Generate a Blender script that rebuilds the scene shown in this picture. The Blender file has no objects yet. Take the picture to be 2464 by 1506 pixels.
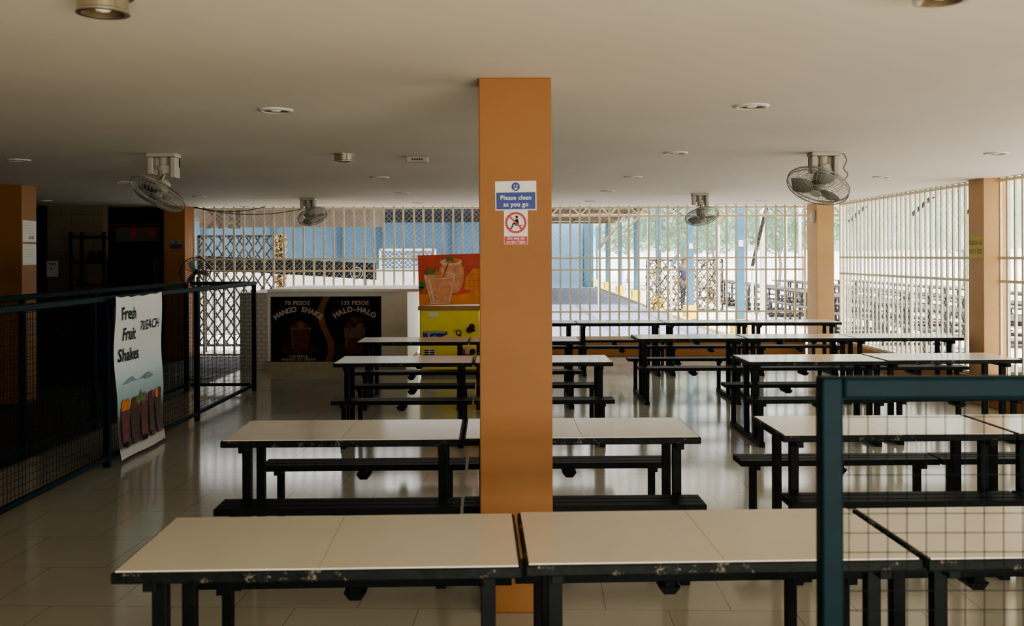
import bpy, math, random
from mathutils import Vector, Matrix
random.seed(7)
R=math.radians
col=bpy.context.scene.collection
F=2400.0
def PX(px,d): return (px-1232)*d/F
def PZ(py,d): return 1.7-(py-616)*d/F
H=2.55

# ---------------------------------------------------------------- materials
def mat(name,c,rough=0.6,metal=0.0,var=0.12,scale=6.0,bump=0.0,spec=0.5,emit=None,es=0.0,trans=0.0,chip=None):
    m=bpy.data.materials.new(name); m.use_nodes=True
    nt=m.node_tree; b=nt.nodes['Principled BSDF']
    tc=nt.nodes.new('ShaderNodeTexCoord')
    n=nt.nodes.new('ShaderNodeTexNoise'); n.inputs['Scale'].default_value=scale; n.inputs['Detail'].default_value=4
    nt.links.new(tc.outputs['Object'],n.inputs['Vector'])
    r=nt.nodes.new('ShaderNodeValToRGB')
    r.color_ramp.elements[0].position=0.3; r.color_ramp.elements[1].position=0.7
    r.color_ramp.elements[0].color=(*[x*(1-var) for x in c],1)
    r.color_ramp.elements[1].color=(*[min(1,x*(1+var)) for x in c],1)
    nt.links.new(n.outputs['Fac'],r.inputs['Fac'])
    outc=r.outputs['Color']
    if chip:
        n2=nt.nodes.new('ShaderNodeTexNoise'); n2.inputs['Scale'].default_value=11; n2.inputs['Detail'].default_value=8; n2.inputs['Roughness'].default_value=.75
        nt.links.new(tc.outputs['Object'],n2.inputs['Vector'])
        r2=nt.nodes.new('ShaderNodeValToRGB'); r2.color_ramp.elements[0].position=.57; r2.color_ramp.elements[1].position=.62
        nt.links.new(n2.outputs['Fac'],r2.inputs['Fac'])
        mx=nt.nodes.new('ShaderNodeMixRGB'); mx.inputs[2].default_value=(*chip,1)
        nt.links.new(r2.outputs['Color'],mx.inputs[0]); nt.links.new(outc,mx.inputs[1]); outc=mx.outputs[0]
    nt.links.new(outc,b.inputs['Base Color'])
    b.inputs['Roughness'].default_value=rough; b.inputs['Metallic'].default_value=metal
    b.inputs['Specular IOR Level'].default_value=spec
    if bump:
        bp=nt.nodes.new('ShaderNodeBump'); bp.inputs['Strength'].default_value=bump; bp.inputs['Distance'].default_value=0.01
        nt.links.new(n.outputs['Fac'],bp.inputs['Height']); nt.links.new(bp.outputs['Normal'],b.inputs['Normal'])
    if emit:
        b.inputs['Emission Color'].default_value=(*emit,1); b.inputs['Emission Strength'].default_value=es
    if trans:
        out=nt.nodes['Material Output']; t=nt.nodes.new('ShaderNodeBsdfTranslucent'); mx=nt.nodes.new('ShaderNodeMixShader')
        nt.links.new(r.outputs['Color'],t.inputs['Color']); mx.inputs[0].default_value=trans
        nt.links.new(b.outputs[0],mx.inputs[1]); nt.links.new(t.outputs[0],mx.inputs[2]); nt.links.new(mx.outputs[0],out.inputs['Surface'])
    return m

def tile_mat(name,c,cm,w,h,rough,off=0.5,mortar=0.004,nf=0.15,rotx=0.0):
    m=bpy.data.materials.new(name); m.use_nodes=True; nt=m.node_tree; b=nt.nodes['Principled BSDF']
    tc=nt.nodes.new('ShaderNodeTexCoord'); br=nt.nodes.new('ShaderNodeTexBrick')
    mp=nt.nodes.new('ShaderNodeMapping'); mp.inputs['Rotation'].default_value=(rotx,0,0.03 if rotx==0 else 0)
    nt.links.new(tc.outputs['Object'],mp.inputs['Vector']); nt.links.new(mp.outputs['Vector'],br.inputs['Vector'])
    br.inputs['Scale'].default_value=1; br.inputs['Brick Width'].default_value=w; br.inputs['Row Height'].default_value=h
    br.inputs['Mortar Size'].default_value=mortar; br.inputs['Mortar Smooth'].default_value=0.2; br.offset=off
    br.inputs['Color1'].default_value=(*c,1); br.inputs['Color2'].default_value=(*[x*0.95 for x in c],1); br.inputs['Mortar'].default_value=(*cm,1)
    n=nt.nodes.new('ShaderNodeTexNoise'); n.inputs['Scale'].default_value=1.3; n.inputs['Detail'].default_value=5
    nt.links.new(tc.outputs['Object'],n.inputs['Vector'])
    mx=nt.nodes.new('ShaderNodeMixRGB'); mx.blend_type='MULTIPLY'; mx.inputs[0].default_value=nf
    nt.links.new(br.outputs['Color'],mx.inputs[1]); nt.links.new(n.outputs['Fac'],mx.inputs[2])
    nt.links.new(mx.outputs[0],b.inputs['Base Color'])
    mr=nt.nodes.new('ShaderNodeMapRange'); mr.inputs['To Min'].default_value=rough*0.7; mr.inputs['To Max'].default_value=rough*1.4
    nt.links.new(n.outputs['Fac'],mr.inputs['Value']); nt.links.new(mr.outputs[0],b.inputs['Roughness'])
    bp=nt.nodes.new('ShaderNodeBump'); bp.inputs['Strength'].default_value=0.15; bp.inputs['Distance'].default_value=0.002; bp.invert=True
    nt.links.new(br.outputs['Fac'],bp.inputs['Height']); nt.links.new(bp.outputs['Normal'],b.inputs['Normal'])
    return m

M_ceil=mat('ceiling_paint',(0.80,0.73,0.61),0.75,var=0.04,scale=0.9,bump=0.06)
M_floor=tile_mat('floor_tile_glossy',(0.50,0.475,0.39),(0.28,0.265,0.21),0.6,0.6,0.12,mortar=.003)
M_cfloor=tile_mat('corridor_tile_shade',(0.02,0.02,0.019),(0.012,0.012,0.012),0.4,0.4,0.6)  # near-black tile: the corridor's shade is put into the colour
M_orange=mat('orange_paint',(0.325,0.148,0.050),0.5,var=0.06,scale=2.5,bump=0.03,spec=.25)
M_orange2=mat('orange_paint_lit',(0.54,0.33,0.155),0.5,var=0.06,scale=2.5,bump=0.03,spec=.3)  # paler copy of the orange, window light painted into the colour
M_cream=mat('cream_bar_paint',(0.74,0.68,0.50),0.5,var=0.10,scale=9)
M_wire=mat('galvanized_wire',(0.55,0.53,0.47),0.5,0.3)
M_blue=mat('blue_fence_paint',(0.0018,0.014,0.021),0.45,var=0.2,scale=12,spec=.08)
M_bwire=mat('blue_fence_wire',(0.008,0.012,0.013),0.7,var=0.2,spec=.05)
M_black=mat('black_frame_paint',(0.006,0.009,0.009),0.5,var=0.3,scale=14,bump=0.05,spec=.14)
M_edge=mat('worn_black_edge',(0.007,0.010,0.010),0.5,var=0.6,scale=25,bump=0.15,spec=.15,chip=(.20,.175,.14))
M_top=mat('cream_laminate',(0.72,0.67,0.58),0.16,var=0.035,scale=3)
M_seam=mat('laminate_seam',(0.50,0.43,0.34),0.5)
M_white=mat('white_counter_paint',(0.80,0.77,0.68),0.5,var=0.05)
M_pier=tile_mat('pier_tile_pale',(0.62,0.59,0.50),(0.36,0.33,0.27),0.12,0.06,0.5,rotx=math.pi/2,mortar=.006)
M_paper=mat('paper_white',(0.75,0.72,0.66),0.7,var=0.04)
M_bwall=mat('boundary_wall_paint',(0.42,0.41,0.39),0.8,var=0.12,scale=2)
M_base=mat('beige_base',(0.42,0.36,0.24),0.6)
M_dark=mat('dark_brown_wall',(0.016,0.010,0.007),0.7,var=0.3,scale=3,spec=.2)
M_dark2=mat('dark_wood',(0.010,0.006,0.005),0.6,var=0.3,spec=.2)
M_stone=tile_mat('stone_block',(0.26,0.21,0.13),(0.17,0.14,0.09),0.35,0.2,0.8,nf=.6,rotx=math.pi/2)
M_fan=mat('fan_cream_plastic',(0.46,0.43,0.35),0.45,var=0.06)
M_fanw=mat('fan_wire',(0.30,0.29,0.25),0.4,0.2)
M_blade=mat('fan_blade_grey',(0.28,0.27,0.24),0.45,spec=.25)
M_chrome=mat('brushed_metal',(0.50,0.44,0.34),0.28,0.9,var=0.1)
M_refl=mat('bronze_reflector',(0.30,0.23,0.15),0.35,0.8,var=0.15)
M_rim=mat('cream_metal_rim',(0.66,0.62,0.54),0.35,var=0.03)
M_bulb=mat('frosted_bulb',(0.9,0.86,0.76),0.3)
M_ink=mat('black_ink',(0.010,0.010,0.010),0.6,spec=.2)
M_teal=mat('dark_teal_ink',(0.006,0.022,0.028),0.6,spec=.2)
M_sblue=mat('sign_blue',(0.015,0.045,0.26),0.45,var=0.04)
M_sred=mat('sign_red',(0.48,0.025,0.025),0.45,var=0.05)
M_swhite=mat('sign_white',(0.72,0.70,0.68),0.45,var=0.02)
M_yel=mat('yellow_freezer',(0.88,0.72,0.05),0.35,var=0.05)
M_ybase=mat('yellow_base_paint',(0.9,0.62,0.02),0.6)
M_ycurb=mat('pale_yellow_curb',(0.70,0.58,0.22),0.7)
M_tantrim=mat('tan_trim',(0.38,0.21,0.06),0.5)
M_ysign=mat('yellow_sign_paint',(0.55,0.45,0.12),0.6)
M_ygr=mat('olive_ink',(0.20,0.18,0.04),0.6)
M_lblue=mat('light_blue_wall',(0.15,0.29,0.42),0.7,var=0.08,scale=0.6)
M_pole=mat('pole_blue',(0.055,0.155,0.25),0.5)
M_conc=mat('concrete_ground',(0.66,0.65,0.63),0.9,var=0.08,scale=0.8)
M_lane=tile_mat('lane_bluegrey',(0.20,0.22,0.33),(0.14,0.15,0.22),0.9,0.9,0.6)
M_leaf=mat('foliage',(0.24,0.36,0.26),0.7,var=0.4,scale=1.0,trans=0.5)
M_leafb=mat('dry_leaves',(0.34,0.22,0.09),0.8,var=0.5,scale=6)
M_bark=mat('bark',(0.30,0.27,0.22),0.9)
M_net=mat('shade_net',(0.36,0.52,0.44),0.8,var=0.3,scale=0.9,trans=0.6)
M_roofd=mat('roof_dark_sheet',(0.06,0.055,0.05),0.8,var=0.3,scale=1)
M_tan=mat('timber_tan',(0.20,0.14,0.08),0.8,var=0.25,scale=2)
M_odark=mat('weathered_dark_wood',(0.028,0.024,0.023),0.7,var=0.3)
M_iron=mat('dark_iron',(0.020,0.017,0.015),0.5,spec=.2)
M_pblack=mat('poster_black',(0.016,0.012,0.010),0.6,var=0.4,scale=8,spec=.15)
M_pbrown=mat('poster_brown',(0.22,0.10,0.03),0.5,var=0.2,spec=.2)
M_ptext=mat('poster_text',(0.52,0.41,0.34),0.5,spec=.2)
M_pgl=mat('poster_glass',(0.16,0.10,0.08),0.5,var=0.3,scale=25,spec=.2)
M_pdk=mat('poster_drink',(0.11,0.035,0.015),0.5,var=0.4,scale=20,spec=.2)
M_pmush=mat('poster_fruit_dim',(0.05,0.022,0.012),0.5,var=0.6,scale=18,spec=.2)
M_pored=mat('poster_coral',(0.72,0.10,0.05),0.5,var=0.15,scale=3)
M_pform=mat('poster_orange',(0.82,0.28,0.05),0.5,var=0.15,scale=5)
M_shake=mat('shake_peach',(0.80,0.34,0.16),0.4,var=0.2,scale=12)
M_shake2=mat('shake_pale',(0.82,0.55,0.36),0.4,var=0.15,scale=15)
M_green=mat('mint_green',(0.10,0.22,0.04),0.5,var=0.4,scale=30)
M_mango=mat('mango_orange',(0.72,0.24,0.03),0.5,var=0.2,scale=12)
M_drk1=mat('shake_red',(0.14,0.016,0.010),0.35,var=0.5,scale=20)
M_drk2=mat('shake_purple',(0.05,0.010,0.015),0.35,var=0.5,scale=20)
M_drk3=mat('shake_choco',(0.06,0.014,0.008),0.35,var=0.5,scale=20)
M_mag=mat('dragonfruit_pink',(0.26,0.02,0.12),0.4)
M_isle=mat('island_blue',(0.24,0.36,0.42),0.6,var=0.2,scale=10)
M_skin=mat('skin',(0.30,0.16,0.10),0.5)
M_shirt=mat('shirt_dark_violet',(0.05,0.04,0.09),0.8)
M_trou=mat('trousers_dark',(0.03,0.03,0.04),0.8)
M_hair=mat('hair_black',(0.01,0.01,0.01),0.6)

def banner_mat():
    m=bpy.data.materials.new('banner_print'); m.use_nodes=True; nt=m.node_tree; b=nt.nodes['Principled BSDF']
    tc=nt.nodes.new('ShaderNodeTexCoord'); s=nt.nodes.new('ShaderNodeSeparateXYZ'); nt.links.new(tc.outputs['Object'],s.inputs[0])
    mr=nt.nodes.new('ShaderNodeMapRange'); mr.inputs['From Min'].default_value=0; mr.inputs['From Max'].default_value=1.36
    n=nt.nodes.new('ShaderNodeTexNoise'); n.inputs['Scale'].default_value=5
    nt.links.new(tc.outputs['Object'],n.inputs['Vector'])
    ma=nt.nodes.new('ShaderNodeMath'); ma.operation='MULTIPLY_ADD'; ma.inputs[1].default_value=0.05
    nt.links.new(n.outputs['Fac'],ma.inputs[0]); nt.links.new(s.outputs['Z'],ma.inputs[2]); nt.links.new(ma.outputs[0],mr.inputs['Value'])
    r=nt.nodes.new('ShaderNodeValToRGB'); cr=r.color_ramp
    cr.elements[0].position=0; cr.elements[0].color=(0.62,0.60,0.57,1)
    cr.elements[1].position=1; cr.elements[1].color=(0.80,0.78,0.75,1)
    for p,c in ((0.07,(0.60,0.58,0.56)),(0.09,(0.06,0.04,0.035)),(0.25,(0.12,0.11,0.10)),(0.33,(0.34,0.44,0.47)),(0.44,(0.42,0.56,0.61)),(0.54,(0.60,0.71,0.73)),(0.66,(0.78,0.78,0.76))):
        e=cr.elements.new(p); e.color=(*c,1)
    nt.links.new(mr.outputs[0],r.inputs['Fac']); nt.links.new(r.outputs['Color'],b.inputs['Base Color']); b.inputs['Roughness'].default_value=0.5
    return m
M_banner=banner_mat()

# ---------------------------------------------------------------- mesh builder
class MB:
    def __init__(s): s.v=[];s.f=[];s.m=[];s.mats=[]
    def mi(s,m):
        if m not in s.mats: s.mats.append(m)
        return s.mats.index(m)
    def add(s,vs,fs,m,M=None):
        o=len(s.v); k=s.mi(m)
        for p in vs:
            p=Vector(p); s.v.append(tuple(M@p if M else p))
        for f in fs: s.f.append(tuple(i+o for i in f)); s.m.append(k)
        return s
    def box(s,x0,x1,y0,y1,z0,z1,m,M=None):
        vs=[(x0,y0,z0),(x1,y0,z0),(x1,y1,z0),(x0,y1,z0),(x0,y0,z1),(x1,y0,z1),(x1,y1,z1),(x0,y1,z1)]
        return s.add(vs,[(0,3,2,1),(4,5,6,7),(0,1,5,4),(1,2,6,5),(2,3,7,6),(3,0,4,7)],m,M)
    def rod(s,a,b,r,m,n=6,r2=None,M=None):
        a=Vector(a);b=Vector(b);d=(b-a)
        if d.length<1e-6: return s
        d.normalize(); u=d.orthogonal().normalized(); w=d.cross(u); r2=r if r2 is None else r2
        vs=[]
        for i in range(n):
            t=2*math.pi*i/n; q=u*math.cos(t)+w*math.sin(t); vs.append(a+q*r)
        for i in range(n):
            t=2*math.pi*i/n; q=u*math.cos(t)+w*math.sin(t); vs.append(b+q*r2)
        fs=[(i,(i+1)%n,n+(i+1)%n,n+i) for i in range(n)]+[tuple(range(n-1,-1,-1)),tuple(range(n,2*n))]
        return s.add(vs,fs,m,M)
    def tube(s,pts,r,m,n=6,M=None):
        for i in range(len(pts)-1): s.rod(pts[i],pts[i+1],r,m,n,M=M)
        return s
    def lathe(s,prof,m,n=24,M=None,closed=False):
        vs=[];k=len(prof)
        for i in range(n):
            t=2*math.pi*i/n
            for r,z in prof: vs.append((r*math.cos(t),r*math.sin(t),z))
        fs=[]
        for i in range(n):
            j=(i+1)%n
            for q in range(k-1): fs.append((i*k+q,j*k+q,j*k+q+1,i*k+q+1))
        return s.add(vs,fs,m,M)
    def ring(s,R0,r,m,n=32,M=None,k=6):
        vs=[]
        for i in range(n):
            t=2*math.pi*i/n
            for j in range(k):
                a=2*math.pi*j/k; rr=R0+r*math.cos(a); vs.append((rr*math.cos(t),rr*math.sin(t),r*math.sin(a)))
        fs=[(i*k+j,((i+1)%n)*k+j,((i+1)%n)*k+(j+1)%k,i*k+(j+1)%k) for i in range(n) for j in range(k)]
        return s.add(vs,fs,m,M)
    def poly(s,pts,m,l=0):
        return s.add([(u,-l*0.0015,v) for u,v in pts],[tuple(range(len(pts)))],m)
    def line(s,a,b,w,m,l=0):
        dx,dy=b[0]-a[0],b[1]-a[1]; L=math.hypot(dx,dy); nx,ny=-dy/L*w/2,dx/L*w/2
        return s.poly([(a[0]-nx,a[1]-ny),(b[0]-nx,b[1]-ny),(b[0]+nx,b[1]+ny),(a[0]+nx,a[1]+ny)],m,l)
    def rect(s,u0,u1,v0,v1,m,l=0): return s.poly([(u0,v0),(u1,v0),(u1,v1),(u0,v1)],m,l)
    def disc(s,u,v,r,m,l=0,n=24,ry=None):
        ry=ry or r
        return s.poly([(u+r*math.cos(2*math.pi*i/n),v+ry*math.sin(2*math.pi*i/n)) for i in range(n)],m,l)
    def annulus(s,u,v,r0,r1,m,l=0,n=32):
        vs=[]
        for i in range(n):
            t=2*math.pi*i/n
            vs+= [(u+r0*math.cos(t),-l*.0015,v+r0*math.sin(t)),(u+r1*math.cos(t),-l*.0015,v+r1*math.sin(t))]
        return s.add(vs,[(2*i,2*i+1,(2*i+3)%(2*n),(2*i+2)%(2*n)) for i in range(n)],m)
    def text(s,t,size,u,v,m,l=1,align='CENTER',rot=0,bold=0.0,sx=1.0,shear=0,mirror=False):
        cu=bpy.data.curves.new('t','FONT'); cu.body=t; cu.size=size; cu.align_x=align; cu.align_y='CENTER'; cu.offset=bold*size; cu.shear=shear
        cu.resolution_u=2
        if bold>.012: cu.space_character=1.0+bold*2
        ob=bpy.data.objects.new('t',cu); col.objects.link(ob); bpy.context.view_layer.update()
        me=bpy.data.meshes.new_from_object(ob.evaluated_get(bpy.context.evaluated_depsgraph_get()))
        c,q=math.cos(rot),math.sin(rot)
        vs=[]
        for p in me.vertices:
            x=p.co.x*sx*(-1 if mirror else 1); y=p.co.y
            vs.append((u+x*c-y*q,-l*.0015,v+x*q+y*c))
        s.add(vs,[tuple(f.vertices) for f in me.polygons],m)
        bpy.data.objects.remove(ob); bpy.data.curves.remove(cu); bpy.data.meshes.remove(me)
        return s
    def arctext(s,t,size,u,v,rad,m,l=1,bold=0.03,step=None,up=True,a0=0):
        n=len(t); step=step or size*0.72/rad
        for i,ch in enumerate(t):
            if ch==' ': continue
            a=(i-(n-1)/2)*step+a0
            s.text(ch,size,u+rad*math.sin(a),v+rad*math.cos(a)-rad,m,l,rot=-a,bold=bold)
        return s
    def obj(s,name,parent=None,loc=(0,0,0),rot=(0,0,0),smooth=False,bevel=0,fn=None):
        me=bpy.data.meshes.new(name)
        vs=[fn(Vector(p)) for p in s.v] if fn else s.v
        me.from_pydata([tuple(p) for p in vs],[],s.f)
        for m in s.mats: me.materials.append(m)
        for i,p in enumerate(me.polygons): p.material_index=s.m[i]; p.use_smooth=smooth
        me.update()
        ob=bpy.data.objects.new(name,me); col.objects.link(ob); ob.location=loc; ob.rotation_euler=rot
        if parent: ob.parent=parent
        if bevel:
            b=ob.modifiers.new('bevel','BEVEL'); b.width=bevel; b.segments=2; b.limit_method='ANGLE'
        return ob
def thing(name,label,cat,loc=(0,0,0),rot=(0,0,0),group=None):
    e=bpy.data.objects.new(name,None); e.empty_display_size=0.1; col.objects.link(e); e.location=loc; e.rotation_euler=rot
    return tag(e,label,cat,group)
def tag(o,label,cat,group=None):
    o['label']=label;o['category']=cat
    if group:o['group']=group
    return o
def struct(o): o['kind']='structure'; return o
def clone(o,loc,rot=None):
    c=o.copy(); col.objects.link(c); c.location=loc
    if rot is not None: c.rotation_euler=rot
    for ch in o.children:
        k=ch.copy(); col.objects.link(k); k.parent=c; k.matrix_parent_inverse=ch.matrix_parent_inverse.copy()
        for g in ch.children:
            z=g.copy(); col.objects.link(z); z.parent=k
    return c

# ---------------------------------------------------------------- shell
struct(MB().box(-4.1,5.7,-3,17.15,-0.15,0,M_floor).obj('floor'))
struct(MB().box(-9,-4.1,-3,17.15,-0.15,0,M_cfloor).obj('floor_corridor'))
struct(MB().box(-9.2,6.2,-3.2,17.6,H,H+0.25,M_ceil).obj('ceiling'))
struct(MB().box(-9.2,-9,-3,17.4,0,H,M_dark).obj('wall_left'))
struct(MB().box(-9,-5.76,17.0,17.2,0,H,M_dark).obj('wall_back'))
struct(MB().box(-9,5.7,-3.2,-3.0,0,H,M_dark).obj('wall_front_blocker'))  # added behind the camera to block sky light
struct(MB().box(5.5,5.7,-3.0,4.0,0,H,M_orange).obj('wall_right_blocker'))  # unseen wall, added to cut side light on the near floor
struct(MB().box(-7.57,-6.66,16.25,16.45,0,H,M_stone).obj('wall_partition'))
struct(MB().box(-1.5,4.95,16.82,17.0,0,0.3,M_orange).obj('baseboard_back',bevel=0.01))
struct(MB().box(5.3,5.45,4.0,16.3,0,0.3,M_orange).obj('baseboard_right',bevel=0.01))

def diag(w,h,s,k):
    out=[]
    for sg in (1,-1):
        b=-k*w if sg>0 else 0.0
        top=h if sg>0 else h+k*w
        b+=s*0.3
        while b<top:
            if sg>0: u0=max(0,-b/k); u1=min(w,(h-b)/k); f=lambda u:k*u+b
            else: u0=max(0,(b-h)/k); u1=min(w,b/k); f=lambda u:b-k*u
            if u1>u0: out.append(((u0,f(u0)),(u1,f(u1))))
            b+=s
    return out
def grille(name,x0,x1,z0,z1,rails,sp=0.165,bw=0.032,mesh=True,loc=(0,0,0),rot=0,mz=None):
    m=MB(); w=x1-x0
    n=int(w/sp)
    for i in range(n+1):
        x=x0+w*i/n+random.uniform(-.008,.008); m.box(x-bw/2,x+bw/2,-0.012,0.012,z0,z1,M_cream)
    for z in rails: m.box(x0,x1,-0.02,0.02,z-0.015,z+0.015,M_cream)
    if mesh:
        for a,b in diag(w,z1-z0,0.085,1.0):
            m.rod((x0+a[0],0.022,z0+a[1]),(x0+b[0],0.022,z0+b[1]),0.0016,M_wire,3)
    return struct(m.obj(name,loc=loc,rot=(0,0,rot)))
grille('window_1',-5.40,-1.5,0.02,H,[0.04,1.46,1.66,H-0.03],loc=(0,16.95,0))
grille('window_2',-1.5,4.97,0.3,H,[0.32,0.75,1.46,1.66,H-0.03],loc=(0,16.93,0))
grille('window_3',-16.28,-11.47,0.3,H,[0.32,1.40,1.66,H-0.03],sp=0.16,loc=(5.36,0,0),rot=R(-90),mesh=True)
grille('window_4',-11.1,-4.0,0.3,H,[0.32,1.40,1.66,H-0.03],sp=0.16,loc=(5.44,0,0),rot=R(-90),mesh=False)

def pillar(x0,x1,y0,y1,name,mt):
    m=MB().box(-(x1-x0)/2,(x1-x0)/2,-(y1-y0)/2,(y1-y0)/2,0,H,mt)
    return struct(m.obj(name,loc=((x0+x1)/2,(y0+y1)/2,0),bevel=0.006))
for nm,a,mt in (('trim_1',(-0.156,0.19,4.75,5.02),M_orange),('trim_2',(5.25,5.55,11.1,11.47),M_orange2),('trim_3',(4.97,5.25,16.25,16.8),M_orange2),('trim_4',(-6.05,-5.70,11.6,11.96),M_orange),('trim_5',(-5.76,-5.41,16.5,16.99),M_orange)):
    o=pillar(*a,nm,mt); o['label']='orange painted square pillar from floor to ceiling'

# ---------------------------------------------------------------- picnic tables
TABLE=thing('canteen_table','cream laminate canteen table with black frame and attached slatted benches','table',group='canteen tables in the dining hall')
def parts(T):
    m=MB(); m.box(-.622,.622,-.32,.32,.712,.746,M_edge)
    m.obj('tabletop_edge',T,bevel=0.005)
    m=MB(); m.box(-.611,-.0015,-.309,.309,.7455,.7505,M_top); m.box(.0015,.611,-.309,.309,.7455,.7505,M_top); m.box(-.0016,.0016,-.309,.309,.7455,.7495,M_seam)
    o=m.obj('tabletop',T); o['label']='cream laminate top in two panels'
    for yc in (-.35,.69):
        m=MB()
        for k in (-1,0,1): m.box(-.62,.62,yc+k*.076-.034,yc+k*.076+.034,.395,.43,M_black)
        for x in (-.52,0,.52): m.box(x-.022,x+.022,yc-.105,yc+.105,.37,.395,M_black)
        m.add([(-.045,yc-.10,.37),(.045,yc-.10,.37),(.022,yc-.10,.34),(-.022,yc-.10,.34),(-.045,yc+.10,.37),(.045,yc+.10,.37),(.022,yc+.10,.34),(-.022,yc+.10,.34)],
              [(0,1,2,3)[::-1],(4,5,6,7),(0,4,5,1)[::-1],(3,2,6,7)[::-1],(0,3,7,4)[::-1],(1,5,6,2)[::-1]],M_black)
        m.obj('bench_seat',T,bevel=0.003)
    for x in (-.52,.52):
        for y in (-.16,.16): MB().box(x-.023,x+.023,y-.023,y+.023,.045,.712,M_black).obj('leg',T,bevel=0.003)
        for y in (-.35,.69): MB().box(x-.021,x+.021,y-.021,y+.021,.045,.371,M_black).obj('bench_leg',T,bevel=0.003)
        MB().box(x-.024,x+.024,-.40,.74,.0,.046,M_black).obj('foot_bar',T,bevel=0.003)
        MB().box(x-.02,x+.02,-.28,.28,.675,.711,M_black).obj('top_bar',T,bevel=0.003)
    MB().box(-.50,.50,-.02,.02,.68,.711,M_black).obj('crossbar',T)
parts(TABLE)
TL=[(-1.227,3.03,.035),(0.027,3.09,.035),(1.285,3.13,.035),
    (-1.52,5.17,.022),(-.262,5.21,.02),(1.42,5.27,.02),(2.675,5.30,.02),
    (-1.605,8.9,.012),(-.345,8.92,.012),(2.10,8.9,.012),(3.36,9.0,.03),
    (-1.74,11.1,.01),(-.485,11.12,.01),(1.43,11.4,.005),(2.685,11.4,.005),(3.93,11.42,.005),
    (-.33,14.1,0),(.92,14.1,0),(2.17,14.1,0),(3.42,14.1,0)]
for i,(x,f,r) in enumerate(TL):
    loc=(x+.622,f+.32,0)
    if i==0: TABLE.location=loc; TABLE.rotation_euler=(0,0,r)
    else: clone(TABLE,loc,(0,0,r))

# ---------------------------------------------------------------- fences
def fence(length,label,height=1.39,posts=None,loc=(0,0,0),rot=0,sp=0.05,pr=0.025,wr=0.002):
    T=thing('mesh_fence',label,'fence',loc=loc,rot=(0,0,rot))
    for p in posts:
        MB().box(p-pr,p+pr,-pr,pr,0,height-2*pr+.001 if 0<p<length else height,M_blue).obj('post',T,bevel=0.006)
    MB().box(pr,length-pr,-pr,pr,height-2*pr,height,M_blue).obj('top_rail',T,bevel=0.008)
    MB().box(pr,length-pr,-.018,.018,.06,.10,M_blue).obj('bottom_rail',T,bevel=0.005)
    m=MB(); x=sp
    while x<length-pr: m.rod((x,0,.09),(x,0,height-pr),wr,M_bwire,4); x+=sp
    z=.13
    while z<height-.05: m.rod((0,.003,z),(length,.003,z),wr,M_bwire,4); z+=sp
    m.obj('wire_mesh',T)
    return T
fence(8.6,'long dark blue metal fence with wire mesh beside the dining floor',posts=[0.0,1.9,4.0,6.3,8.6],loc=(-3.28,4.07,0),rot=R(90),wr=.0016)
fence(8.6,'dark blue metal fence with wire mesh beside the serving corridor',posts=[0.0,1.5,2.9,4.36,5.8,7.2,8.6],loc=(-4.14,4.07,0),rot=R(90),wr=.002)
fence(0.80,'short blue metal fence section closing the corridor end',posts=[],loc=(-4.11,12.67,0),wr=.0016)
fence(2.2,'blue metal fence panel with square wire mesh near the tables',height=1.405,posts=[0.0,2.2],loc=(0.770,2.425,0),sp=0.047,pr=.0265,wr=.0012)

# ---------------------------------------------------------------- downlights
def downlight_parts(T):
    MB().lathe([(.073,-.004),(.078,-.013),(.092,-.012),(.100,-.004),(.100,0)],M_rim,28).obj('trim_ring',T,smooth=True)
    MB().lathe([(.0,-.0008),(.035,-.0008),(.06,-.003),(.074,-.007)],M_refl,28).obj('reflector',T,smooth=True)
    MB().lathe([(.0,-.012),(.022,-.010),(.032,-.005),(.032,-.0006)],M_bulb,18).obj('bulb',T,smooth=True)
DL=[(665,262),(1810,256),(1627,368),(45,380),(2398,372),(915,425),(1524,426),(2122,428),(300,434),(970,463),(1462,460),(480,470),(1006,487),(1422,484),(1835,484),(590,494),(110,478)]
D0=thing('downlight','round recessed metal ceiling downlight','ceiling light',group='recessed ceiling downlights')
downlight_parts(D0)
for i,(px,py) in enumerate(DL):
    d=2040/(616-py); loc=(PX(px,d),d,H)
    if i==0: D0.location=loc
    else: clone(D0,loc)
S0=thing('surface_downlight','short cylindrical surface-mounted metal ceiling light','ceiling light',group='surface-mounted ceiling lights')
MB().lathe([(.095,0),(.095,-.010),(.078,-.012),(.078,-.052),(.083,-.056),(.083,-.064),(.066,-.064)],M_chrome,32).obj('housing',S0,smooth=False)
MB().lathe([(.066,-.064),(.05,-.04),(.0,-.03)],M_refl,32).obj('reflector',S0,smooth=True)
MB().lathe([(.0,-.060),(.022,-.055),(.03,-.045),(.03,-.031)],M_bulb,18).obj('bulb',S0,smooth=True)
S0.location=(PX(250,3.22),3.22,H)
clone(S0,(PX(2265,3.10),3.10,H)); clone(S0,(PX(828,8.26),8.26,H))
e=thing('ceiling_junction_box','small cream plastic box fixed to the ceiling','alarm',loc=(PX(1005,8.5),8.5,H),rot=(0,0,.05))
MB().box(-.095,.095,-.05,.05,-.05,0,M_fan).obj('cover',e,bevel=.01); 
m=MB(); m.rect(-.05,.05,-.035,-.03,M_ink,0)
for k in range(5): m.rect(-.045+k*.02,-.032+k*.02,-.028,-.02,M_iron,0)
m.obj('vent_print',e,loc=(0,-.0515,0))

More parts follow.
